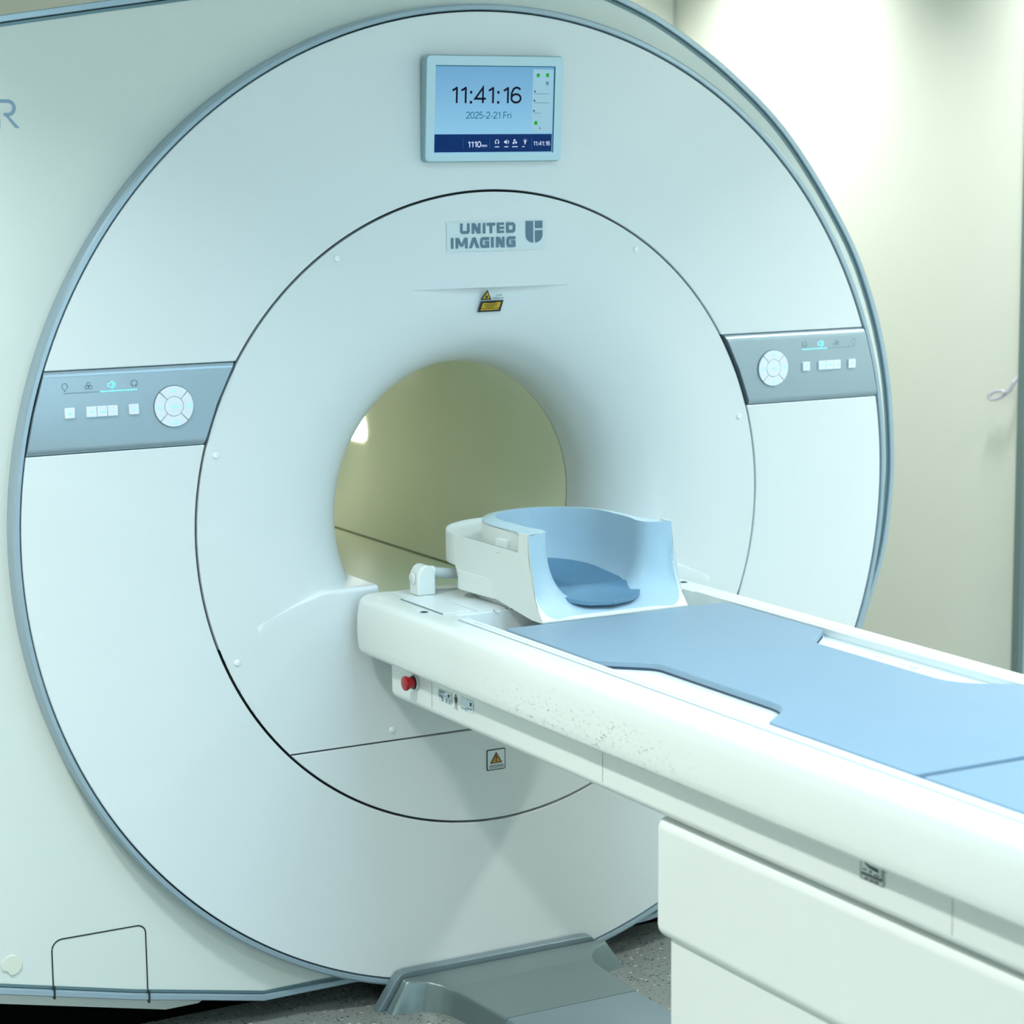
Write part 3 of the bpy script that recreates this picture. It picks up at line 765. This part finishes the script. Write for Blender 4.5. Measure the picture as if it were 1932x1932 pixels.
# stickers on the underframe (u = -y)
def sticker(name, u0, u1, v0, v1, m): return decal(name, MB().flat(q(u0, u1, v0, v1), SD(-.3118)), m, Tb)
K = SD(-.3124)
s1 = sticker('rating_label', .3315, .3875, -.3075, -.2842, M['paper'])
mb = MB()
for i, (a, b) in enumerate(((.334, .362), (.334, .358), (.334, .348))): mb.ribbon([(a, -.2868-.0026*i), (b, -.2868-.0026*i)], .0010, K)
for i in range(3): mb.ribbon([(.335, -.2965+.001*(i == 0)-.0016*i), (.350, -.2965-.0016*i)], .0008, K)
for j, u in enumerate((.347, .365, .378)):
    for i in range(4): mb.ribbon([(u, -.2992-.0021*i), (u+.008-.002*(i % 2), -.2992-.0021*i)], .0009, K)
mb.flat(q(.3755, .3805, -.2935, -.2880), K); mb.ribbon([(.334, -.2945), (.384, -.2945)], .0004, K)
decal('label_print', mb, M['ink'], s1)
s2 = sticker('guide_label', .4245, .4765, -.3070, -.2822, M['paper'])
mb = MB()
for i, (a, b) in enumerate(((.447, .470), (.428, .456))): mb.ribbon([(a, -.3000-.0032*i), (b, -.3000-.0032*i)], .0011, K)
mb.flat(q(.464, .470, -.2930, -.2865), K)
decal('label_print', mb, M['ink'], s2)
mb = MB(); u = .4062
mb.flat(arc(u-.001, -.2836, .0022, 0, 330, 11), K)
mb.flat([(u-.0045, -.2868), (u+.0035, -.2868), (u+.0025, -.2985), (u-.0030, -.2985)], K)
mb.ribbon([(u-.0040, -.2872), (u-.0068, -.2955)], .0014, K); mb.ribbon([(u+.0030, -.2872), (u+.0068, -.2968)], .0014, K)
mb.ribbon([(u-.0018, -.298), (u-.0030, -.3118)], .0018, K); mb.ribbon([(u+.0014, -.298), (u+.0060, -.3125)], .0018, K)
decal('applied_part_symbol', mb, M['ink'], Tb, label='black standing figure symbol between two stickers')
s3 = sticker('load_label', 1.677, 1.735, -.3028, -.2630, M['paperw'])
mb = MB()
mb.ribbon([(1.679, -.3018), (1.733, -.3018), (1.733, -.2640), (1.679, -.2640)], .0012, K, closed=True)
mb.ribbon([(1.681, -.2935), (1.730, -.2935)], .0032, K); mb.ribbon([(1.729, -.2935), (1.729, -.2700)], .0020, K); mb.ribbon([(1.680, -.2970), (1.732, -.2970)], .0006, K)
mb.flat([(1.6985, -.2855), (1.7065, -.2855), (1.7025, -.2905)], K)
mb.flat([(1.686, -.2735), (1.700, -.2785), (1.720, -.2790), (1.722, -.2845), (1.712, -.2835), (1.698, -.2820), (1.688, -.2775)], K)
for a, b, v in ((1.684, 1.694, -.2870), (1.711, 1.724, -.2890), (1.690, 1.697, -.2995), (1.702, 1.710, -.2995), (1.713, 1.722, -.2995)): mb.ribbon([(a, v), (b, v)], .0018, K)
decal('label_print', mb, M['ink'], s3)

# ------------------------------------------------------------------ head coil
Cc = thing('head_coil', 'white open-topped head coil with pale blue lining at the bore end of the table', 'head coil', (0, -.30, BZ+ZTOP))
ZR, ZD = .0236, -.0167
# liner: U-shaped sections from the front apron back into the bowl
def Ucurve(hw, y_t, y_b, zt, zb, ex, n=120):
    out = []
    for i in range(n+1):
        a = pi*i/n; c_, s_ = cos(a), sin(a)
        x = -hw*abs(c_)**(2/ex)*(1 if c_ > 0 else -1)
        t = abs(s_)**(2/ex); z = zt+(zb-zt)*t
        out.append((x, y_t+(y_b-y_t)*t**2.8, z))
    return out
secs = [Ucurve(.1655, -.4385, -.4965, ZR, -.1400, 9.0), Ucurve(.162, -.4385, -.492, ZR, -.1378, 8.0), Ucurve(.140, -.4350, -.474, ZR, -.131, 4.4), Ucurve(.122, -.4270, -.452, ZR, -.1260, 3.2), Ucurve(.1135, -.417, -.436, ZR, -.1240, 2.9),
        Ucurve(.1115, -.400, -.412, ZR, -.1230, 3.0), Ucurve(.1120, -.385, -.388, ZR, -.1225, 3.3), Ucurve(.1180, -.362, -.362, ZR, -.1220, 3.8), Ucurve(.1205, -.335, -.335, ZR, -.122, 4), Ucurve(.1205, -.29, -.29, ZR, -.122, 4)]
for yy in (-.255, -.225, -.20, -.18, -.163, -.15, -.141, -.1365, -.1345):
    t = max(0, (yy+.255)/.1205); hw = .1205*sqrt(max(0, 1-t*t)); secs.append(Ucurve(max(hw, .004), yy, yy, ZR, ZR-(ZR+.122)*(1-t**6)**.5 if t < 1 else ZR, 4))
mb = MB(); mb.grid(secs)
mbf = MB(); mbf.grid([Ucurve(.1675, -.4385, -.4968, ZR, -.1422, 40), Ucurve(.1655, -.4385, -.4965, ZR, -.1400, 9.0)])
obj('front_edge', mbf, M['coilw'], Cc, angle=50)
obj('liner', mb, M['liner'], Cc, angle=50, label='pale blue bowl lining')
# rim: flat lip between liner edge and collar wall
def plan(hw, yf, yc, n=40):      # open outline: left front -> around the back -> right front
    return [(-hw, yf), (-hw, (yf+yc)/2)]+[(-hw*cos(pi*i/n), yc+hw*sin(pi*i/n)) for i in range(n+1)]+[(hw, (yf+yc)/2), (hw, yf)]
inn = [(s[0][0], s[0][1]) for s in secs]+[(s[-1][0], s[-1][1]) for s in reversed(secs)]
def outer_of(p):
    x, y = p
    if y < -.395: return (math.copysign(.1635, x), y)
    if y < -.36: k_ = (y+.395)/.035; return (math.copysign(.1635+(.148-.1635)*k_, x), y)
    if y < -.255: return (math.copysign(.148, x), y)
    a = atan2(y+.255, x); return (.148*cos(a), -.255+.148*sin(a))
out = [outer_of(p) for p in inn]
mb = MB(); mb.grid([[(x, y, ZR) for x, y in inn], [(x*.985, y if y < -.255 else -.255+(y+.255)*.985, ZR-.0030) for x, y in out], [(x, y, ZR-.005) for x, y in out], [(x, y, ZR-.009) for x, y in out]])
obj('rim', mb, mat('pale_rim', (.55, .70, .76), .4), Cc, angle=40)
mb = MB(); mb.grid([[(x, y, ZR-.008) for x, y in out], [(x, y, ZD-.03) for x, y in out]])
obj('collar', mb, M['coilw'], Cc, angle=40)
# deck tray with raised lip
W2, YC = .166, -.133
dk = plan(W2, -.402, YC); dk2 = plan(W2-.005, -.402, YC); n = len(dk)
mb = MB(); mb.grid([[(x, y, ZD-.065) for x, y in dk], [(x, y, ZD-.001) for x, y in dk], [(x*.994, y, ZD) for x, y in dk], [(x, y, ZD) for x, y in dk2], [(x, y, ZD-.008) for x, y in dk2]])
ik = plan(.1475, -.402, -.255)
mb.grid([[(x, y, ZD-.008) for x, y in dk2], [(x, y, ZD-.008) for x, y in ik]])
mb.grid([[(x, y, ZD-.065) for x, y in dk], [(x, y, ZD-.065) for x, y in ik]])
obj('shell', mb, M['coilw'], Cc, angle=40)
# side plates that carry the shell down to the table and up to the arms
side = [(-.130, -.075), (-.140, -.088), (-.155, -.125), (-.294, -.122), (-.452, -.1425), (-.490, -.1425), (-.4968, -.1405)]
for i in range(0, 21):
    t = 1-i/20; side.append((-.4385-.058*t**2.8, ZR-(ZR+.140)*t))
side += [(-.405, ZR), (-.400, ZD)]
side += [(-.36, ZD), (-.17, ZD), (-.130, ZD-.002)]
for s_ in (-1, 1):
    mb = MB().prism(side, lambda u, v, d: (s_*(.1675+d), u, v), 0, -.0045)
    obj('side_plate', mb, M['coilw'], Cc)
# front lower lip
mb = MB()
lip = [(-.1675, -.4965), (.1675, -.4965)]
mb.prism([(-.497, -.1425), (-.497, -.1385), (-.487, -.1352), (-.46, -.1352), (-.46, -.1425)], lambda u, v, d: (d, u, v), -.1672, .1672)
obj('front_lip', mb, M['coilw'], Cc, bevel=.001, seg=2)
bk = plan(.148, -.335, -.235)
mb = MB().grid([[(x, y, -.143) for x, y in bk], [(x, y, -.078) for x, y in bk]]); mb.box(-.140, .140, -.46, -.15, -.1425, -.1275)
obj('base', mb, M['coilw'], Cc, bevel=.004)
hb = [(-.1668, -.300), (-.1750, -.215), (-.1775, -.185)]+[(-.1775+.014*(1-cos(pi/2*i/6)), -.170+.016*sin(pi/2*i/6)) for i in range(7)]+[(-.150, -.150), (-.150, -.300)]
for s_ in (-1, 1):
    mb = MB().prism([(s_*u*-1 if s_ > 0 else u, v) for u, v in hb], UP(0), -.126, -.086)
    obj('handle_box', mb, M['coilw'], Cc, bevel=.003, seg=3)
for s_ in (-1, 1):
    mb = MB().prism([(s_*(.1615-.0), -.297), (s_*.1615, -.336), (s_*.143, -.336), (s_*.143, -.297)], UP(ZD-.008), 0, .0225)
    obj('latch', mb, M['coilw'], Cc, bevel=.0015, seg=2)
obj('latch_pin', MB().lathe((-.1676, -.318, -.0285), (-1, 0, 0), [(.0011, 0), (.0011, .0003)], 10), M['ink'], Cc)
# cable and plug at the table socket
plug = [(-.022, 0)]+[(-.022+.022-.022*cos(pi*i/14)-.0, .035+.027*sin(pi*i/14)) for i in range(15)]+[(.022, 0)]
mb = MB().prism([(-.2235+u*.95, -.143+v*1.02) for u, v in plug], FR(-.095), -.022, .018)
pg = obj('cable_plug', mb, M['coilw'], Cc, bevel=.005, seg=3)
mb = MB().lathe((-.2455, -.095, -.108), (-1, 0, -.05), [(.0125, 0), (.0125, .0018), (.0112, .0026)], 24)
obj('plug_button', mb, M['coilw'], pg)
path = [(-.208, -.100, -.0965), (-.195, -.1005, -.0985), (-.178, -.101, -.1015), (-.160, -.1015, -.1045), (-.140, -.102, -.107)]
obj('cable', MB().tube(path, .0108, 20), M['hose'], Cc)
obj('cable_collar', MB().tube([(-.2125, -.100, -.0962), (-.2015, -.1004, -.0975)], .0132, 20), M['coilw'], Cc)

# ------------------------------------------------------------------ cushion in the coil
Cu = thing('head_cushion', 'dark slate blue head cushion with a hollow, lying inside the head coil', 'cushion', (0, -.30, BZ-.12))
def cush(u, v):           # u across -1..1, v 0 (front) .. 1 (back)
    y0, y1, ys, yc, hw = -.482, -.152, -.392, -.255, .1005
    y = y0+(y1-y0)*v
    if y < ys: k_ = max(0, 1-((ys-y)/(ys-y0))**2.3)**(1/2.3)
    elif y > yc: k_ = sqrt(max(0, 1-((y-yc)/(y1-yc))**2))
    else: k_ = 1
    x = u*max(hw*k_, .002)
    rho = hypot(x, y-yc)/hw if y > yc else abs(x)/hw
    hump = math.exp(-((y+.388)/.038)**2)
    zedge = -.104+.021*max(0, min(1, (y+.42)/.26))
    zc = -.1180+.0190*hump+.0015
    return (x, y, zc+max(0, zedge-zc)*rho**2.6)
NU, NV = 30, 44
top = [[cush(-1+2*i/NU, j/NV) for i in range(NU+1)] for j in range(NV+1)]
mb = MB(); mb.grid(top)
o = obj('pad', mb, M['cushion'], Cu, angle=60)
sm = o.modifiers.new('solid', 'SOLIDIFY'); sm.thickness = .0075; sm.offset = -1
bv = o.modifiers.new('bevel', 'BEVEL'); bv.width = .0022; bv.segments = 3; bv.limit_method = 'ANGLE'; bv.angle_limit = radians(50)
low = [[(p[0]*.93, p[1]+.004 if j == 0 else p[1], p[2]-.0075) for p in r] for j, r in enumerate(top[:16])]
mb = MB(); mb.grid(low)
o = obj('pad_base', mb, M['ink'], Cu, angle=60); sm = o.modifiers.new('solid', 'SOLIDIFY'); sm.thickness = .003; sm.offset = -1

# ------------------------------------------------------------------ table mats
def fillet(pts, rad, n=5):
    out = []; N_ = len(pts)
    for i in range(N_):
        a, b, c_ = Vector(pts[i-1]), Vector(pts[i]), Vector(pts[(i+1) % N_]); r = rad[i] if isinstance(rad, list) else rad
        d1 = (a-b); d2 = (c_-b); r = min(r, d1.length*.45, d2.length*.45); p0 = b+d1.normalized()*r; p2 = b+d2.normalized()*r
        for k_ in range(n+1):
            t = k_/n; out.append(tuple((1-t)**2*p0+2*t*(1-t)*b+t*t*p2))
    return out
H_ = [(.256, -.503), (.2565, -.826), (.172, -.908), (.172, -1.300), (.2575, -1.366), (.2580, -1.732)]
rd = [.008, .006, .02, .05, .012, .008]
def matobj(label, pts, rad, cat='mat'):
    ys = [p[1] for p in pts]
    T_ = thing('table_mat', label, cat, (0, (min(ys)+max(ys))/2, BZ-.1560), 'blue mats on the table')
    P = fillet(pts, rad)
    obj('mat_cover', MB().prism(P, UP(0), -.1525, -.1405), M['pad'], T_, bevel=.003, seg=3)
    cx_ = 0; cy_ = (min(ys)+max(ys))/2
    P2 = [(x-math.copysign(.002, x), y-.002*(1 if y > cy_ else -1)) for x, y in P]
    obj('mat_base', MB().prism(P2, UP(0), -.1559, -.1520), M['padb'], T_, smooth=False)
full = H_+[(-x, y) for x, y in reversed(H_)]
matobj('blue table mat with side cut-outs lying just in front of the head coil', full, rd+list(reversed(rd)))
matobj('plain blue table mat at the near end, cut by the right frame edge', [(.258, -1.750), (.258, -2.55), (-.258, -2.55), (-.258, -1.750)], .008)

# ------------------------------------------------------------------ floor platform below the disc
Pf = thing('floor_platform', 'low grey metal platform on the floor between the disc and the table pedestal', 'platform', (0, -.3, 0))
bp2 = [(-.312, -BZ), (-.268, -.992), (-.255, -.9795), (-.238, -.976), (.205, -.976), (.222, -.979), (.236, -.991), (.285, -BZ)]
obj('back_plate', MB().prism(bp2, FR(-.030), 0, .027), M['greyb'], Pf, bevel=.002, seg=2)
# cover: stack of plan outlines, wide at the disc, waisting to a tongue under the table
PW = [(.250, -.034, .046), (.246, -.046, .045), (.228, -.0535, .034), (.205, -.0655, .022), (.185, -.090, .014), (.173, -.1235, .012), (.168, -.165, .012), (.1655, -.21, .012), (.162, -.26, .012), (.158, -.3195, .012)]
def dense(a, n=4):
    out = []
    for p, q_ in zip(a, a[1:]): out += [tuple(p[i]+(q_[i]-p[i])*k_/n for i in range(3)) for k_ in range(n)]
    return out+[a[-1]]
PD = dense(PW)
def ptop(y): return -.9885-.0115*min(1, max(0, (-.034-y)/.07))
rows = []
for f in (0, .25, .5, .75, .9, .96, 1.0, 1.02):
    side_ = []
    for x, y, e in PD:
        zt = ptop(y); g = min(f, 1)
        z = -BZ+(zt+.0015+BZ)*g if f < .9 else zt-.004*(1-(f-.9)/.12)**2
        off = e*(1-g)-.004*max(0, (f-.9)/.12)**2
        side_.append((x+off, y-.25*e*(1-g)*(1 if -.10 < y < -.04 else .3), z))
    rows.append([(-x, y, z) for x, y, z in side_]+[(x, y, z) for x, y, z in reversed(side_)])
mb = MB(); mb.grid(rows, closeu=True)
tp = rows[-1]; h_ = len(tp)//2
mb.grid([[(tp[i][0]+(tp[-1-i][0]-tp[i][0])*t/8, tp[i][1], tp[i][2]) for t in range(9)] for i in range(h_)])
obj('platform_cover', mb, M['grey'], Pf, angle=55)
mb = MB()
fr_pts = lambda e: [(-.158-e, -.3205), (-.150-e, -.62), (-.150-e, -1.05), (.150+e, -1.05), (.150+e, -.62), (.158+e, -.3205)]
rws = [[(x, y, z) for x, y in fr_pts(e)] for z, e in ((-BZ, .014), (-1.008, .002), (-1.002, -.001), (-1.0005, -.005))]
mb.grid(rws, closeu=True); mb.add(rws[-1], [tuple(range(6))])
obj('tongue_cover', mb, M['greyb'], Pf, angle=30, label='blue-grey front section of the platform')

# ------------------------------------------------------------------ plastic loop on the right wall
Hk = thing('wall_loop', 'small clear plastic loop hanging on the cream wall at the right edge', 'hook', (XR-.02, .86, BZ+.04))
lp = []
for i in range(25):
    a = 2*pi*i/24; lp.append((XR-.03, .895+.034*cos(a)-.008*sin(a), .047+.013*sin(a)-.006*cos(a)))
obj('loop', MB().tube(lp, .0055, 10, caps=False), M['lilac'], Hk)
obj('hanger', MB().tube([(XR-.03, .862, .052), (XR-.03, .838, .066), (XR-.028, .825, .09), (XR-.012, .822, .105)], .007, 12), M['lilac'], Hk)
